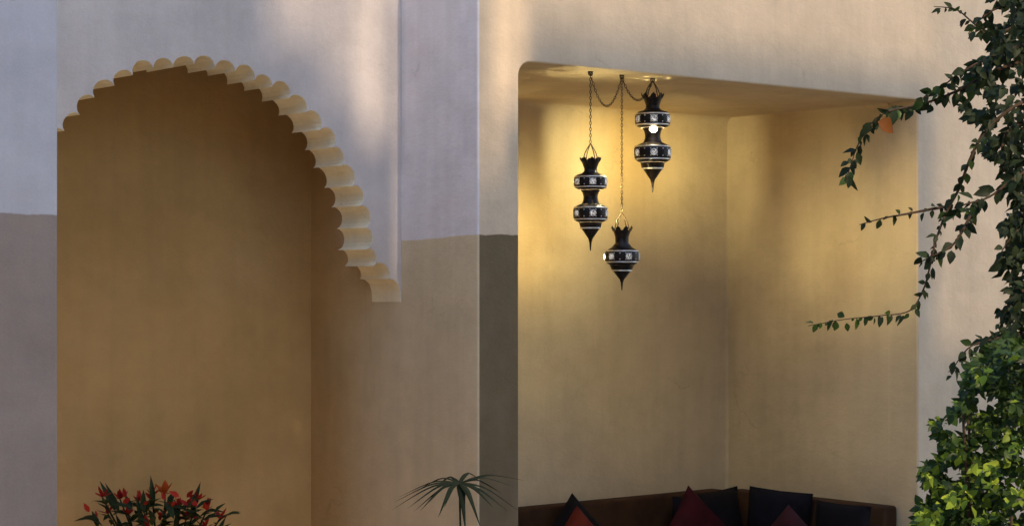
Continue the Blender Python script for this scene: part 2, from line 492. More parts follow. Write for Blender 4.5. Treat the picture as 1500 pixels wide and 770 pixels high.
def pierced_mat():
    m, N, K, bs = new_mat('pierced_plate'); nt = m.node_tree
    tc = N.new('ShaderNodeTexCoord'); vo = N.new('ShaderNodeTexVoronoi'); vo.inputs['Scale'].default_value = 170
    K.new(tc.outputs['Object'], vo.inputs['Vector'])
    K.new(maprange(nt, vo.outputs['Distance'], 0.20, 0.24), bs.inputs['Alpha'])
    bs.inputs['Base Color'].default_value = (0.014, 0.010, 0.009, 1); bs.inputs['Metallic'].default_value = 0.7
    return m
M_pierced = pierced_mat()
def bulb_mat():
    m, N, K, bs = new_mat('bulb_glow')
    bs.inputs['Base Color'].default_value = (1, 0.9, 0.7, 1)
    bs.inputs['Emission Color'].default_value = (1, 0.85, 0.55, 1); bs.inputs['Emission Strength'].default_value = 9
    return m
M_bulb = bulb_mat()
LAMP_W = 90.0
U = 0.0038
CROWN = [(0,13.5),(5,11.5),(11,9.5),(15,9.5),(18,13)]
DOUBLE = dict(crown=CROWN, tiers=[(18,20,13,20,24.5,42), (62,65,13,20,25.5,90)],
              necks=[[(42,15),(46,12),(52,10.5),(57,11),(62,13)]],
              cone=[(90,17),(96,15.5),(98,14),(103,10.5),(109,6.5),(113,3.6),(119,1.8),(131,0.7)])
SINGLE = dict(crown=[(0,13.5),(4,12),(10,10),(19,10),(25,15)], tiers=[(25,28,15,20,25.5,51)], necks=[],
              cone=[(51,18),(57,15.5),(59,14),(64,10),(69,6),(72,3.4),(77,1.7),(88,0.7)])
def link_chain(p, q, sag=0.0, pitch=0.017, n_max=160):
    """oval links along a hanging line"""
    d = q - p
    length = d.length * (1 + 2.2 * (sag / max(d.length, 1e-6))**2) if sag else d.length
    n = max(2, min(n_max, int(length / pitch)))
    parts = []
    pts = [p + d*(k/n) + Vector((0,0,-4*sag*(k/n)*(1-k/n))) for k in range(n+1)]
    for k in range(n):
        a, b = pts[k], pts[k+1]
        ax = (b-a).normalized()
        side = ax.cross(Vector((1,0,0)) if k % 2 else Vector((0,1,0.1)))
        if side.length < 1e-3: side = ax.cross(Vector((0,0,1)))
        side.normalize(); c = (a+b)/2; hl = (b-a).length*0.62; hw = 0.0052
        ring = [c + ax*hl*math.cos(j*math.pi/4) + side*hw*math.sin(j*math.pi/4) for j in range(8)]
        nr = ax.cross(side)
        V, Fc = [], []
        for j in range(8):
            rr = (ring[j]-c).normalized()
            for m_ in range(4):
                an = m_*math.pi/2
                V.append(ring[j] + (rr*math.cos(an) + nr*math.sin(an))*0.0022)
        for j in range(8):
            for m_ in range(4):
                Fc.append((j*4+m_, j*4+(m_+1) % 4, ((j+1) % 8)*4+(m_+1) % 4, ((j+1) % 8)*4+m_))
        parts.append((V, Fc))
    return merge(parts)
def lantern(spec, hook_px, top_py, label, rot, lum, scale=1.0, bulb_front=False):
    d = 1.197*F/(420-hook_px[1])
    hook = at(hook_px[0], hook_px[1], d)
    top = Vector((hook.x, hook.y, EYE + (420-top_py)/F*d))
    th = thing('pendant_lantern', label, 'lantern', top, 'pierced metal lanterns hanging in the niche')
    u = d/F*scale
    def put(name, VF, mat, smooth=True, parent=th):
        V = [Vector((x*math.cos(rot)-y*math.sin(rot), x*math.sin(rot)+y*math.cos(rot), z)) + top for x, y, z in VF[0]]
        o = make(name, V, VF[1], mat, None, smooth, loc=top)
        o.parent = parent; o.location = (0, 0, 0)
        return o
    crown = put('crown', lathe([(r_*u, -y*u) for y, r_ in spec['crown']], 24), M_metal)
    put('top_plate', lathe([(0.1*u, -4*u), (11.6*u, -4*u)], 24), M_metal if bulb_front else M_pierced)
    tabs = []
    for k in range(8):                                   # cut-out tabs standing on the rim
        q = k*math.pi/4; c, s_ = math.cos(q), math.sin(q)
        def pt(rad, tan, z): return (rad*c - tan*s_, rad*s_ + tan*c, z)
        R0, R1 = 13*u, 15.5*u
        V = [pt(R0,-4.2*u,-1.5*u),pt(R0,4.2*u,-1.5*u),pt(R1,3.4*u,3*u),pt(R1+0.3*u,0,6*u),pt(R1,-3.4*u,3*u)]
        V2 = [(x*0.94,y*0.94,z) for x,y,z in V]
        Fq = [(0,1,2,3,4),(9,8,7,6,5)] + [(i,5+i,5+(i+1)%5,(i+1)%5) for i in range(5)]
        tabs.append((V+V2, Fq))
    tb = put('crown_tab', merge(tabs), M_metal, False, crown)
    def away(k): return math.sin(2*math.pi*k/24 + rot) > -0.35 and math.cos(2*math.pi*k/24 + rot) < 0.83      # panes turned to the walls are clear
    for (ya, yb, ra, rb, rm, yc) in spec['tiers']:
        h = yc - ya
        prof = [(ra,ya),(rb,yb),(rm*0.985,ya+h*0.28),(rm,ya+h*0.38),(rm,ya+h*0.66),(rm*0.985,ya+h*0.76),(rb*1.06,yc-2),(ra+3,yc)]
        # the middle row is pierced behind each of the six glass roundels
        put('body', lathe([(r_*u, -y*u) for r_, y in prof], 24, lambda i, k: i == 3 and k % 4 in (1, 2) and away((k // 4)*4 + 2)), M_metal)
        for yy, rr in ((ya+h*0.22, rm*0.93), (yc-h*0.17, rm*0.93)):
            V, Fc = [], []
            for k in range(24):
                q = 2*math.pi*k/24
                for j in range(5):
                    w_ = 2*math.pi*j/5
                    rad = (rr + 1.4*math.cos(w_))*u
                    V.append((rad*math.cos(q), rad*math.sin(q), (-yy + 1.3*math.sin(w_))*u))
            for k in range(24):
                for j in range(5):
                    Fc.append((k*5+j, ((k+1)%24)*5+j, ((k+1)%24)*5+(j+1)%5, k*5+(j+1)%5))
            put('band', (V, Fc), M_silver)
        ym = ya + h*0.52
        for k in range(6):
            q = 2*math.pi*(4*k+2)/24; c, s_ = math.cos(q), math.sin(q)
            R_ = rm*u*1.0
            V = [(R_*1.02*c, R_*1.02*s_, -ym*u)]
            for j in range(10):
                w_ = 2*math.pi*j/10; a_ = 3.9*u*math.cos(w_); b_ = 3.9*u*math.sin(w_)
                V.append((R_*0.995*c - a_*s_, R_*0.995*s_ + a_*c, -ym*u + b_))
            put('glass_roundel', (V, [(0, j+1, (j+1) % 10 + 1) for j in range(10)]), M_glass if away(4*k+2) else M_opal)
            V, Fc = [], []
            for j in range(12):
                w_ = 2*math.pi*j/12
                for m_ in range(4):
                    g_ = m_*math.pi/2; rad = 4.5*u + 0.75*u*math.cos(g_)
                    a_, b_ = rad*math.cos(w_), rad*math.sin(w_); o_ = R_*1.0 + 0.8*u*math.sin(g_)
                    V.append((o_*c - a_*s_, o_*s_ + a_*c, -ym*u + b_))
            for j in range(12):
                for m_ in range(4):
                    Fc.append((j*4+m_, ((j+1)%12)*4+m_, ((j+1)%12)*4+(m_+1)%4, j*4+(m_+1)%4))
            put('roundel_rim', (V, Fc), M_silver)
        studs = []
        for yy, rr in ((ya+h*0.335, rm*1.0), (yc-h*0.315, rm*1.0)):
            for k in range(18):
                q = 2*math.pi*k/18; c, s_ = math.cos(q), math.sin(q); e_ = 0.95*u
                V = [((rr*u+e_*0.8)*c, (rr*u+e_*0.8)*s_, -yy*u)]
                for j in range(5):
                    w_ = 2*math.pi*j/5; a_, b_ = e_*math.cos(w_), e_*math.sin(w_)
                    V.append((rr*u*0.995*c - a_*s_, rr*u*0.995*s_ + a_*c, -yy*u + b_))
                studs.append((V, [(0, j+1, (j+1) % 5 + 1) for j in range(5)]))
        tag(put('stud_row', merge(studs), M_silver), kind='stuff')
        ld = bpy.data.lights.new('lantern_light', 'POINT'); ld.energy = lum; ld.color = (1.0, 0.88, 0.46); ld.shadow_soft_size = 0.018
        lo = bpy.data.objects.new('lantern_light', ld); C.objects.link(lo); lo.parent = th; lo.location = (0, 0, -ym*u)
    for nk in spec['necks']:
        put('waist', lathe([(r_*u, -y*u) for y, r_ in nk], 24), M_metal)
    put('finial', lathe([(r_*u, -y*u) for y, r_ in spec['cone']], 20), M_metal)
    yr, rr = spec['cone'][2]
    V, Fc = lathe([((rr+w_)*u, -(yr+h_)*u) for w_, h_ in ((0.5,-1.2),(1.6,0),(0.5,1.2))], 20)
    put('band', (V, Fc), M_silver)
    if bulb_front:                                       # the bulb that shows below the upper tier
        V, Fc = [], []
        for i in range(7):
            for k in range(10):
                a_ = math.pi*i/6; b_ = 2*math.pi*k/10
                V.append((5.5*u*math.sin(a_)*math.cos(b_), 5.5*u*math.sin(a_)*math.sin(b_), 4.5*u*math.cos(a_)))
        for i in range(6):
            for k in range(10): Fc.append((i*10+k, (i+1)*10+k, (i+1)*10+(k+1)%10, i*10+(k+1)%10))
        q = -math.pi/2 - rot
        V = [(x + 15.5*u*math.cos(q), y + 15.5*u*math.sin(q), z - 45*u) for x, y, z in V]
        put('bulb', (V, Fc), M_bulb)
    # bail wires to a ring, then the chain up to the ceiling hook
    ring = top + Vector((0, 0, 26*u)) if hook.z - top.z > 0.2 else hook - Vector((0,0,0.012))
    for k in range(4):
        q = k*math.pi/2 + 0.5
        a = top + Vector((13*u*math.cos(q), 13*u*math.sin(q), -1*u))
        path = smooth_path([a, a.lerp(ring, 0.5) + Vector((2.5*u*math.cos(q), 2.5*u*math.sin(q), 0)), ring], 3)
        V, Fc = tube(path, 0.003, 5)
        o = make('bail_wire', V, Fc, M_chain, None, loc=top); o.parent = th; o.location = (0,0,0)
    if hook.z - top.z > 0.2:
        V, Fc = link_chain(ring, hook)
        o = make('chain', V, Fc, M_chain, None, True, loc=top); o.parent = th; o.location = (0,0,0)
    V, Fc = merge([tube([hook + Vector((0.011*math.sin(a_), 0, -0.012 + 0.011*math.cos(a_))) for a_ in [j*math.pi/5 for j in range(10)]], 0.003, 5),
                   lathe([(0.0,0.004),(0.018,0.003),(0.018,-0.004),(0.006,-0.008)], 12)][:1])
    o = make('hook', V, Fc, M_chain, None, True, loc=top); o.parent = th; o.location = (0,0,0)
    V, Fc = lathe([(0.0005,-0.007),(0.012,-0.007),(0.016,-0.002),(0.016,0.003)], 14)
    o = make('ceiling_rose', [Vector(p_) + hook for p_ in V], Fc, M_chain, None, True, loc=top); o.parent = th; o.location = (0,0,0)
    return hook, top
h1, t1 = lantern(DOUBLE, (865,105), 236, 'two-tier dark pierced lantern on a long chain, leftmost of the three', 0.10, LAMP_W*0.8)
h2, t2 = lantern(SINGLE, (911,110), 337, 'single-bulb dark pierced lantern hanging lowest on the longest chain', 0.35, LAMP_W)
h3, t3 = lantern(DOUBLE, (956,115), 143, 'two-tier dark pierced lantern hung highest, close under the lintel', 0.0, LAMP_W*1.55, 1.06, True)
for a, b, sag, lab in ((h1, h2, 0.17, 'thin dark swag chain drooping between the left and middle ceiling hooks'),
                       (h2, h3, 0.12, 'thin dark swag chain drooping behind the highest lantern')):
    V, Fc = link_chain(a - Vector((0,0,0.014)), b - Vector((0,0,0.014)), sag)
    o = make('swag_chain', V, Fc, M_chain, None, True, loc=a)
    tag(o, lab, 'chain', 'swag chains between the ceiling hooks')

# ------------------------------------------------------------------ bench and cushions in the niche
BT = EYE - 1.411
M_brown = fabric('bench_fabric', (0.055, 0.026, 0.011), (0.038, 0.017, 0.008))
M_rust = fabric('rust_fabric', (0.065, 0.033, 0.016), (0.045, 0.022, 0.011))
M_base = plaster('bench_plaster', flat((0.42, 0.34, 0.25)))
bn = thing('corner_bench', 'low corner bench with brown upholstered backrest along the niche walls', 'bench', frame=True)
def fbox(name, a, b, mat, parent, bev=0.03):
    v, f = box(a, b); o = make(name, v, f, mat, parent, True, frame=True); bevel(o, bev, 4, 30); return o
e = 0.004
fbox('base', (T0+0.02,ND-0.75,0.002), (T1-0.75,ND-e,0.30), M_base, bn, 0.01)
fbox('base', (T1-0.745,0.12,0.002), (T1-e,ND-e,0.30), M_base, bn, 0.01)
fbox('seat', (T0+0.03,ND-0.76,0.302), (T1-0.76,ND-e-0.01,0.42), M_brown, bn, 0.04)
fbox('seat', (T1-0.755,0.13,0.302), (T1-e-0.01,ND-e-0.01,0.42), M_brown, bn, 0.04)
fbox('backrest', (T0+0.03,ND-0.14,0.425), (T1-0.16,ND-e-0.004,BT), M_brown, bn, 0.02)
fbox('backrest', (T1-0.14,0.16,0.425), (T1-e-0.004,ND-0.15,BT), M_rust, bn, 0.02)

def cushion(peak_px, depth, size, mat, label, spin=0.0, yaw=0.0, lean=0.25, thick=0.13, dark_cap=None):
    """square scatter cushion; peak_px is where its highest point shows"""
    n = 10
    V, Fc = [], []
    pts = []
    for side in (1, -1):
        for i in range(n+1):
            for j in range(n+1):
                x = -1 + 2*i/n; y = -1 + 2*j/n
                h = ((1 - x**4) * (1 - y**4))**0.55
                pinch = 1 - 0.07*(1 - abs(x*y))*(abs(x)**3 + abs(y)**3)/2
                wr = 0.012*math.sin(7*x + 3*y*side)*h
                pts.append(Vector((x*size/2*pinch, side*(h*thick/2 + wr*0.3) , y*size/2*pinch)))
    m = (n+1)*(n+1)
    for sgn in (0, 1):
        for i in range(n):
            for j in range(n):
                q = [sgn*m + i*(n+1)+j, sgn*m + (i+1)*(n+1)+j, sgn*m + (i+1)*(n+1)+j+1, sgn*m + i*(n+1)+j+1]
                Fc.append(tuple(q if sgn == 0 else q[::-1]))
    M = Matrix.Rotation(yaw, 3, 'Z') @ Matrix.Rotation(-lean, 3, 'X') @ Matrix.Rotation(spin, 3, 'Y')
    pts = [M @ p for p in pts]
    hi = max(pts, key=lambda p: p.z)
    tgt = at(*peak_px, depth)
    loc = tgt - hi
    me_v = [p + loc for p in pts]
    o = make('cushion', me_v, Fc, mat, None, True, loc=loc)
    bm = bmesh.new(); bm.from_mesh(o.data); bmesh.ops.remove_doubles(bm, verts=bm.verts, dist=0.0008)
    bmesh.ops.recalc_face_normals(bm, faces=bm.faces); bm.to_mesh(o.data); bm.free()
    tag(o, label, 'cushion', 'scatter cushions on the corner bench')
    return o
def sd(px, s): return depth_on_s(px, s)[0]
M_blk = fabric('black_fabric', (0.006, 0.005, 0.006), (0.010, 0.007, 0.007))
M_navy = fabric('navy_fabric', (0.007, 0.007, 0.012), (0.005, 0.004, 0.006))
M_red = fabric('red_fabric', (0.13, 0.019, 0.008), (0.10, 0.012, 0.006))
M_crim = fabric('crimson_fabric', (0.05, 0.006, 0.009), (0.03, 0.004, 0.006))
M_wine = fabric('wine_fabric', (0.045, 0.012, 0.014), (0.025, 0.008, 0.009))
D45 = math.pi/4
cushion((838,721), sd(838,ND-0.20), 0.40, M_blk, 'black cushion standing on its corner behind the red-orange one', D45, ANG, 0.12)
cushion((845,739), sd(840,ND-0.38), 0.42, M_red, 'red-orange cushion leaning at the left end of the niche bench', D45+0.05, ANG, 0.2)
cushion((985,726), sd(985,ND-0.20), 0.42, M_navy, 'dark navy cushion against the back wall behind the crimson one', 0.12, ANG, 0.1)
cushion((1008,710), sd(1008,ND-0.36), 0.44, M_crim, 'crimson cushion standing on its corner near the niche corner', D45-0.05, ANG, 0.2)
cushion((1080,711), sd(1060,ND-0.30), 0.44, M_blk, 'black square cushion just left of the niche corner', -0.07, ANG, 0.1)
cushion((1098,711), sd(1066,ND-0.42), 0.46, M_navy, 'dark cushion just right of the niche corner on the side bench', 0.06, ANG-math.pi/2+0.35, 0.1)
cushion((1196,732), sd(1066,ND-0.85)+0.05, 0.40, M_blk, 'black cushion on the side bench nearest the open end', 0.03, ANG-math.pi/2+0.2, 0.12)
cushion((1155,738), sd(1066,ND-0.95), 0.40, M_wine, 'dim wine-red cushion leaning on the dark ones at right', D45-0.1, ANG-math.pi/2+0.3, 0.2)

# ------------------------------------------------------------------ leaves
def leaf_mesh(name, mat, w=0.30, fold=0.10, curl=0.14):
    vs = [(0,0,0),(-w*0.75,0.22,fold*0.8),(-w,0.45,fold),(-w*0.62,0.74,fold*0.3-curl*0.4),(0,1,-curl),
          (w*0.62,0.74,fold*0.3-curl*0.4),(w,0.45,fold),(w*0.75,0.22,fold*0.8),(0,0.33,0),(0,0.68,-curl*0.3)]
    fs = [(0,8,2,1),(8,9,3,2),(9,4,3),(0,7,6,8),(8,6,5,9),(9,5,4)]
    me = bpy.data.meshes.new(name); me.from_pydata(vs, [], fs); me.update()
    for p in me.polygons: p.use_smooth = True
    me.materials.append(mat)
    return me
def leaf_matrix(pos, direction, size, facing, r):
    y = direction.normalized()
    z = (facing - y*facing.dot(y))
    if z.length < 1e-3: z = Vector((0,0,1)) - y*y.z
    z.normalize(); x = y.cross(z).normalized()
    M = Matrix((x, y, z)).transposed().to_4x4()
    return Matrix.Translation(pos) @ M @ Matrix.Diagonal((size*r, size, size, 1))
def rvec(r_): return Vector((r_.gauss(0,1), r_.gauss(0,1), r_.gauss(0,1)))
def add_leaf(me, parent, M, name='leaf'):
    o = bpy.data.objects.new(name, me); C.objects.link(o); o.parent = parent
    b = Vector(parent.get('_loc', (0,0,0)))
    o.matrix_basis = Matrix.Translation(-b) @ M
    return o
def joined_leaves(name, mats_list, me_src, mat, parent):
    V, Fc = [], []
    base = [v.co.copy() for v in me_src.vertices]; fs = [tuple(p.vertices) for p in me_src.polygons]
    for M in mats_list:
        n = len(V); V += [M @ c for c in base]; Fc += [tuple(i+n for i in q) for q in fs]
    o = make(name, V, Fc, mat, parent, True, loc=parent.get('_loc'))
    tag(o, kind='stuff'); return o

M_vine = leaf_mat('vine_leaf', (0.009, 0.015, 0.008), (0.020, 0.032, 0.012), (0.03, 0.06, 0.01), 0.55, 0.10)
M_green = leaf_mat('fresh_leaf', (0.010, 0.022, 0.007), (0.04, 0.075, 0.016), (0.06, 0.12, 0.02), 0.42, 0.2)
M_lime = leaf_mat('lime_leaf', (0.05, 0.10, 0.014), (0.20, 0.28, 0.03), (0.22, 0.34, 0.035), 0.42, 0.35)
M_dead = leaf_mat('withered_leaf', (0.16, 0.055, 0.014), (0.12, 0.04, 0.012), (0.4, 0.16, 0.03), 0.6, 0.4)
M_bark = simple('vine_bark', (0.055, 0.035, 0.022), 0.9, 0, 0.35, 30, 0.6, 0.2)
ME_vine = leaf_mesh('vine_leaf', M_vine); ME_vine2 = leaf_mesh('vine_leaf_narrow', M_vine, 0.22, 0.05, 0.25)
ME_green = leaf_mesh('fresh_leaf', M_green, 0.30); ME_lime = leaf_mesh('lime_leaf', M_lime, 0.33)
M_bright = leaf_mat('sunlit_leaf', (0.26, 0.36, 0.03), (0.40, 0.48, 0.06), (0.42, 0.55, 0.06), 0.45, 0.4)  # sunlight put into the leaf colour
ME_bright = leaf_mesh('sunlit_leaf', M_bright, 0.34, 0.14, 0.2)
ME_dead = leaf_mesh('withered_leaf', M_dead, 0.42, 0.2, 0.3)

VD = 7.0
rv = random.Random(11)
troot = at(1585, 420, 7.3); troot.z = 0
tree = thing('climbing_tree', 'dark leafy climber at the right edge with thin sprays trailing across the wall', 'tree', troot)
# trunk and limbs
tp = smooth_path([troot, troot + Vector((0.03,0.02,0.9)), troot + Vector((-0.02,0,1.8)), troot + Vector((0.04,0.02,2.7)), troot + Vector((-0.05,0,3.6))], 5)
V, Fc = tube(tp, [0.07 - 0.045*i/(len(tp)-1) for i in range(len(tp))], 8)
make('trunk', V, Fc, M_bark, tree, True, loc=troot)
sprays = [  # px polyline, leaf spacing px, leaf size px, leaf spread, depth
    ([(1560,75),(1490,92),(1440,112),(1405,132),(1365,148),(1330,157),(1300,164),(1274,184),(1256,214),(1246,244),(1240,262)], 6.0, 19, 10, 7.0),
    ([(1560,55),(1500,66),(1450,84),(1405,108),(1372,134),(1346,146)], 6.5, 18, 8, 6.95),
    ([(1540,20),(1490,38),(1450,52),(1426,34),(1400,14),(1368,10)], 8.5, 15, 7, 7.1),
    ([(1530,-20),(1480,4),(1444,22),(1418,50)], 9, 16, 8, 7.05),
    ([(1540,130),(1480,160),(1440,198),(1420,236),(1405,276),(1386,312),(1371,352),(1361,395),(1352,425),(1332,455),(1290,462),(1240,467),(1184,477)], 8.5, 15, 7, 6.9),
    ([(1392,302),(1372,305),(1330,313),(1292,320),(1259,329)], 17, 15, 5, 6.9),
    ([(1560,232),(1500,252),(1450,288),(1412,300),(1388,316)], 8.5, 23, 9, 6.85),
    ([(1540,170),(1478,190),(1468,238),(1486,272)], 8, 20, 10, 7.0),
    ([(1430,296),(1414,330),(1396,358),(1368,374),(1346,384)], 8.5, 19, 8, 6.9),
    ([(1560,318),(1500,332),(1478,352),(1462,378)], 8, 19, 8, 7.0),
    ([(1560,405),(1500,425),(1480,446),(1464,474)], 8, 19, 8, 7.0),
    ([(1540,480),(1480,492),(1450,498),(1418,510),(1392,546)], 8, 17, 8, 6.9),
]
spray_leaves = []; stems = []
for poly, sp, size, spread, d in sprays:
    pts = [at(x, y, d + (0.25 if k == 0 else 0) + 0.04*math.sin(k*1.7)) for k, (x, y) in enumerate(poly)]
    path = smooth_path(pts, 6)
    m = len(path)
    stems.append(tube(path, [0.006*(1-i/m)**1.2 + 0.0014 for i in range(m)], 5))
    px = d/F
    acc = 0.0; side = 1
    for i in range(m-1):
        seg = path[i+1]-path[i]; Lg = seg.length/px
        acc += Lg
        while acc > sp*0.72:
            acc -= sp*0.72
            p = path[i].lerp(path[i+1], rv.random())
            side = -side
            tdir = seg.normalized()
            perp = tdir.cross(Vector((0,1,0))).normalized()*side
            dirv = tdir*rv.uniform(0.1,0.7) + perp*rv.uniform(0.2,0.8) + Vector((0,0,-rv.uniform(0.2,0.9))) + rvec(rv)*0.25
            facing = Vector((rv.gauss(0,0.45), -0.8, rv.gauss(0.45,0.5)))
            sz = size*px*rv.uniform(0.5,1.3)
            q = p + rvec(rv)*spread*px*0.3
            tipfade = i > m*0.72
            spray_leaves.append((q.x/q.y*F+750, leaf_matrix(q, dirv, sz, facing, rv.uniform(0.8,1.1)), poly, tipfade))
for V, Fc in stems: make('limb', V, Fc, M_bark, tree, True, loc=troot)
spray_leaves.sort(key=lambda a: a[0])
for k, (x, M, poly, tip) in enumerate(spray_leaves[:298]):
    me_ = ME_green if (rv.random() < 0.16 or (poly[-1] == (1184,477) and x < 1345 and rv.random() < 0.65)) else (ME_vine if rv.random() < 0.75 else ME_vine2)
    add_leaf(me_, tree, M)
p = at(1298, 186, 6.9)
add_leaf(ME_dead, tree, leaf_matrix(p + Vector((-0.03,0,0.02)), Vector((0.8,0,-0.45)), 0.072, Vector((0.1,-1,0.3)), 1.0))
def region(table, y):
    for (y0, x0), (y1, x1) in zip(table, table[1:]):
        if y0 <= y <= y1: return x0 + (x1-x0)*(y-y0)/(y1-y0)
    return table[-1][1]
EDGE = [(-60,1470),(0,1462),(60,1456),(100,1440),(125,1415),(165,1425),(190,1440),(225,1462),(260,1474),(300,1488),(335,1478),(400,1478),(440,1476),(480,1470),(505,1452),(540,1452),(600,1470),(840,1520)]
mass = [M for _, M, _, _ in spray_leaves[298:]]
while len(mass) < 3000:
    y = rv.uniform(-60, 620); x = region(EDGE, y) + rv.expovariate(1/60.0) - 4 + 10*math.sin(y*0.11)
    if x > 1660: continue
    hole = math.sin(x*0.09+1.3)*math.sin(y*0.075+0.4)
    if hole > 0.30 and x < 1488: continue
    d = 7.05 + rv.uniform(-0.25, 0.45)
    p = at(x, y, d)
    mass.append(leaf_matrix(p, Vector((rv.gauss(-0.4,0.6), rv.gauss(-0.2,0.5), rv.gauss(-0.6,0.5))), rv.uniform(8,24)*d/F, Vector((rv.gauss(0,0.5), -0.7, rv.gauss(0.5,0.6))), rv.uniform(0.8,1.1)))
joined_leaves('crown', mass, ME_vine, M_vine, tree)

# lower shrub, fresh green
sroot = at(1490, 420, 6.35); sroot.z = 0
shrub = thing('leafy_shrub', 'bright green sunlit shrub at the bottom right below the dark climber', 'shrub', sroot)
SE = [(498,1475),(520,1442),(545,1424),(575,1418),(600,1408),(622,1372),(640,1378),(660,1398),(680,1362),(700,1356),(722,1388),(738,1352),(760,1346),(790,1350),(860,1370)]
stems = []
for k in range(9):
    top = at(rv.uniform(1400,1560), rv.uniform(560,760), 6.35 + rv.uniform(-0.2,0.2))
    mid = sroot.lerp(top, 0.55) + Vector((rv.uniform(-0.05,0.05), rv.uniform(-0.05,0.05), 0.05))
    path = smooth_path([sroot + rvec(rv)*0.02*Vector((1,1,0)).length, mid, top], 6)
    for q in path: q.z = max(q.z, 0.0)
    stems.append(tube(path, [0.014*(1-i/len(path)) + 0.003 for i in range(len(path))], 5))
for V, Fc in stems: make('stem', V, Fc, M_bark, shrub, True, loc=sroot)
near, far = [], []
for k in range(6200):
    y = rv.uniform(500, 840)
    e0 = region(SE, y)
    x = e0 + (rv.expovariate(1/55.0) if rv.random() < 0.7 else rv.uniform(0, 200)) - 3
    if x > 1620: continue
    clump = math.sin(x*0.07 + 0.9)*math.sin(y*0.09 + 2.0) + 0.4*math.sin(x*0.021+y*0.03)
    if clump < -0.42 and x < e0 + 60: continue
    d = 6.3 - 0.22*clump + rv.uniform(-0.1, 0.5)
    p = at(x, y, d)
    out = Vector((-0.5, -0.5, 0.3)) + rvec(rv)*0.55
    M = leaf_matrix(p, out + Vector((0,0,-0.4)), rv.uniform(8,22)*d/F, Vector((rv.gauss(-0.1,0.6), -0.6, rv.gauss(0.7,0.5))), rv.uniform(0.85,1.15))
    (near if d < 6.28 and 1340 < x < 1500 and 495 < y < 772 else far).append((d, y, M))
near.sort(key=lambda a: a[0])
for d, y, M in near[:280]:
    pr_ = 0.25 + 0.6*min(1, max(0, (y-560)/160))  # lighter leaf colours get commoner lower down, painting in the sun there
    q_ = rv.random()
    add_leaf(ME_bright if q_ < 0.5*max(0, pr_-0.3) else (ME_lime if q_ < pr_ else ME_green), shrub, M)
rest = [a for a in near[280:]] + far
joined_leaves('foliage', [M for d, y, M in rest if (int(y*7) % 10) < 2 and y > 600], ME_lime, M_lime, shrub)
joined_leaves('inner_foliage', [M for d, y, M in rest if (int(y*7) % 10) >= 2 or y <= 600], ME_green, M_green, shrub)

# ------------------------------------------------------------------ potted umbrella plant at the corner
M_terra = simple('terracotta', (0.34, 0.15, 0.075), 0.85, 0, 0.2, 14, 0.3, 0.2)
M_soil = simple('soil', (0.03, 0.02, 0.014), 0.95, 0, 0.4, 60, 0.8, 0.1)
M_sedge = leaf_mat('sedge_leaf', (0.003, 0.006, 0.003), (0.006, 0.012, 0.006), (0.02, 0.05, 0.015), 0.8, 0.06)
def pot(parent, base, h, r_):
    prof = [(0.001,0),(r_*0.70,0),(r_*0.74,h*0.05),(r_*0.92,h*0.72),(r_,h*0.80),(r_*1.08,h*0.82),(r_*1.10,h*0.97),(r_*1.05,h),(r_*0.95,h*0.98),(r_*0.92,h*0.88)]
    V, Fc = lathe([(a, b) for a, b in prof], 28)
    o = make('pot', [Vector(p) + base for p in V], Fc, M_terra, parent, True, loc=base)
    V, Fc = lathe([(r_*0.93,h*0.885),(r_*0.5,h*0.90),(0.001,h*0.91)], 24)
    make('soil', [Vector(p) + base for p in V], Fc, M_soil, parent, True, loc=base)
def strap(path, w0, width_dir, tip=0.15):
    V, Fc = [], []
    m = len(path)
    for i, p in enumerate(path):
        u = i/(m-1)
        w = w0*(min(1, 0.35 + u*3) if u < 0.22 else (1 if u < 0.55 else max(0.04, 1-(u-0.55)/0.45)))
        t = (path[min(i+1,m-1)]-path[max(i-1,0)]).normalized()
        sd_ = (width_dir - t*width_dir.dot(t)).normalized(); up = sd_.cross(t)
        V += [p - sd_*w/2 + up*w*0.16, p - up*w*0.06, p + sd_*w/2 + up*w*0.16]
    for i in range(m-1):
        Fc += [(i*3, i*3+1, i*3+4, i*3+3), (i*3+1, i*3+2, i*3+5, i*3+4)]
    return V, Fc
UD = 9.1
hub = at(673, 707, UD); ub = Vector((hub.x + 0.03, hub.y + 0.03, 0))
um = thing('umbrella_sedge', 'potted umbrella plant with narrow drooping leaves in front of the wall corner', 'plant', ub)
pot(um, ub, 0.42, 0.20)
rp = random.Random(5)
ends = [(574,746,0.05,6),(577,735,-0.1,5),(583,728,0.15,4),(597,744,-0.22,5),(607,748,0.1,5),(616,747,-0.3,5),(642,757,-0.38,5),(651,742,-0.3,4),
        (682,778,-0.3,6),(704,772,-0.35,5),(722,742,-0.2,5),(744,748,-0.05,6),(762,749,0.12,6),(768,703,0.1,5),(752,712,0.22,5),(735,722,0.3,5),(640,712,0.35,4),(612,717,0.3,4),(700,700,0.38,4)]
def head(center, ends_w, parent):
    for e_, w_ in ends_w:
        d_ = e_ - center
        mid = center + d_*0.5 + Vector((0,0, 0.10*d_.length))
        q1 = center + d_*0.22 + Vector((0,0,0.075*d_.length))
        path = smooth_path([center, q1, mid, e_], 4)
        V, Fc = strap(path, w_, Vector((-d_.y, d_.x, 0.02)).normalized())
        make('leaf', V, Fc, M_sedge, parent, True, loc=center)
ew = [(at(x, y, UD + dz), w_*1.9*UD/F) for x, y, dz, w_ in ends]
head(hub, ew, um)
V, Fc = tube(smooth_path([ub + Vector((0,0,0.36)), ub.lerp(hub, 0.5), hub], 5), 0.0055, 6)
make('stem', V, Fc, M_sedge, um, True, loc=ub)
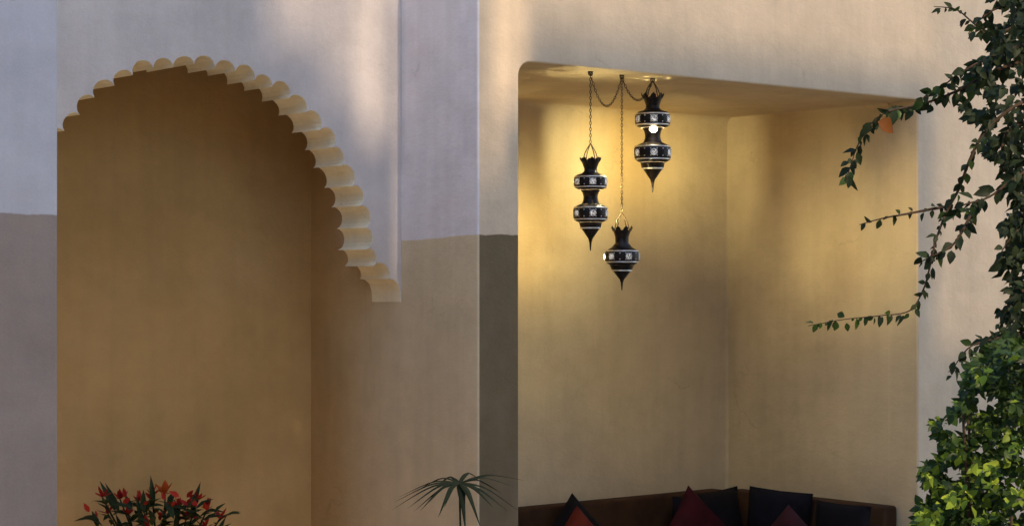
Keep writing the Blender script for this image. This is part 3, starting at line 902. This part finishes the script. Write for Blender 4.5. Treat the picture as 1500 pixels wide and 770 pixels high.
for k, (ox, oy, hz) in enumerate(((-0.09,-0.06,0.92),(0.10,0.03,0.84),(0.0,-0.12,0.72))):
    c2 = Vector((ub.x+ox, ub.y+oy, hz))
    V, Fc = tube(smooth_path([ub + Vector((ox*0.3,oy*0.3,0.36)), (ub + Vector((ox*0.5,oy*0.5,0.6))), c2], 5), 0.0055, 6)
    make('stem', V, Fc, M_sedge, um, True, loc=ub)
    head(c2, [(c2 + Vector((0.24*math.cos(a), 0.24*math.sin(a), -0.10)), 0.016) for a in [2*math.pi*j/12 + k for j in range(12)]], um)

# ------------------------------------------------------------------ red flowering plant in the recess
FD = 10.05
fb = at(238, 420, FD); fb.z = 0
fl = thing('red_flowering_plant', 'potted plant with spiky red flowers under the scalloped arch', 'plant', fb)
pot(fl, fb, 0.48, 0.23)
M_petal = leaf_mat('red_bract', (0.42, 0.035, 0.020), (0.30, 0.02, 0.02), (0.5, 0.05, 0.02), 0.5, 0.25)
M_orange = leaf_mat('orange_bract', (0.62, 0.15, 0.03), (0.50, 0.09, 0.02), (0.6, 0.15, 0.03), 0.5, 0.25)
M_fleaf = leaf_mat('flower_plant_leaf', (0.012, 0.022, 0.012), (0.028, 0.045, 0.018), (0.05, 0.08, 0.02), 0.45, 0.2)
ME_petal = leaf_mesh('red_bract', M_petal, 0.20, 0.08, -0.1); ME_orange = leaf_mesh('orange_bract', M_orange, 0.24, 0.08, -0.1)
ME_fleaf = leaf_mesh('plant_leaf', M_fleaf, 0.16, 0.06, 0.2)
rf = random.Random(21)
heads = [(150,716,0),(176,719,0),(203,722,0),(223,714,0),(242,711,1),(263,727,0),(290,720,0),(303,735,0),(322,747,0),(188,742,0),(240,746,0),(272,750,0),(158,740,0),(214,760,0),(300,762,0)]
fstems = []
src = [tuple(v.co) for v in ME_petal.vertices]
for x, y, o_ in heads:
    top = at(x, y + 12, FD + rf.uniform(-0.18, 0.12))
    path = smooth_path([fb + Vector((rf.uniform(-0.06,0.06), rf.uniform(-0.06,0.06), 0.42)), fb.lerp(top, 0.5) + Vector((0,0,0.25)), top], 5)
    fstems.append(tube(path, [0.009 - 0.005*i/(len(path)-1) for i in range(len(path))], 6))
    V, Fc = [], []
    ms = ME_orange if o_ else ME_petal
    base = [v.co.copy() for v in ms.vertices]; fs = [tuple(q.vertices) for q in ms.polygons]
    nb = 11 if o_ else 8
    for k in range(nb):
        q = 2*math.pi*k/nb + rf.uniform(-0.3, 0.3); el = rf.uniform(0.15, 1.35)
        dv = Vector((math.cos(q)*math.cos(el), math.sin(q)*math.cos(el), math.sin(el)))
        M = leaf_matrix(top, dv, rf.uniform(0.04,0.075)*(1.15 if o_ else 1), Vector((0,0,1)) - dv*0.4, 1)
        n = len(V); V += [M @ c for c in base]; Fc += [tuple(i+n for i in w_) for w_ in fs]
    make('flower', V, Fc, M_orange if o_ else M_petal, fl, True, loc=top)
    for k in range(9):
        u = rf.uniform(0.45, 1.0); p = path[min(len(path)-1, int(u*(len(path)-1)))]
        q = rf.uniform(0, 6.28)
        dv = Vector((math.cos(q), math.sin(q), rf.uniform(-0.2, 0.9)))
        add_leaf(ME_fleaf, fl, leaf_matrix(p, dv, rf.uniform(0.07,0.14), Vector((0,0,1)), 1))
for V, Fc in fstems: make('stem', V, Fc, M_fleaf, fl, True, loc=fb)
for k in range(85):
    x = rf.gauss(238, 52); y = 738 + abs(rf.gauss(0, 26)) + 0.0016*(x-238)**2
    if not 125 < x < 350: continue
    p = at(x, y, FD + rf.uniform(-0.2, 0.15))
    dv = Vector((rf.gauss((x-238)/110, 0.5), rf.gauss(-0.2, 0.5), rf.uniform(0.0, 1.0)))
    add_leaf(ME_fleaf, fl, leaf_matrix(p, dv, rf.uniform(0.07,0.13), Vector((0,-0.5,1)), rf.uniform(0.7,1.1)))
for k in range(26):
    x = rf.gauss(232, 55); y = 722 + abs(rf.gauss(0, 16)) + 0.0018*(x-235)**2
    if not 130 < x < 340: continue
    p = at(x, y, FD + rf.uniform(-0.2, 0.1)); q = rf.uniform(0.3, 2.8)
    add_leaf(ME_petal, fl, leaf_matrix(p, Vector((math.cos(q), -0.3, math.sin(q))), rf.uniform(0.04,0.07), Vector((0.2,-1,0.4)), rf.uniform(0.7,1.2)), 'bract')
for (x, y) in ((147,704),(155,707),(221,697),(293,707),(200,728),(262,738),(330,757),(170,752)):
    tip = at(x, y, FD - 0.02); b_ = at(x + (238-x)*0.25, y + 45, FD)
    add_leaf(ME_fleaf, fl, leaf_matrix(b_, tip - b_, (tip-b_).length, Vector((0.2,-1,0.3)), 0.55))
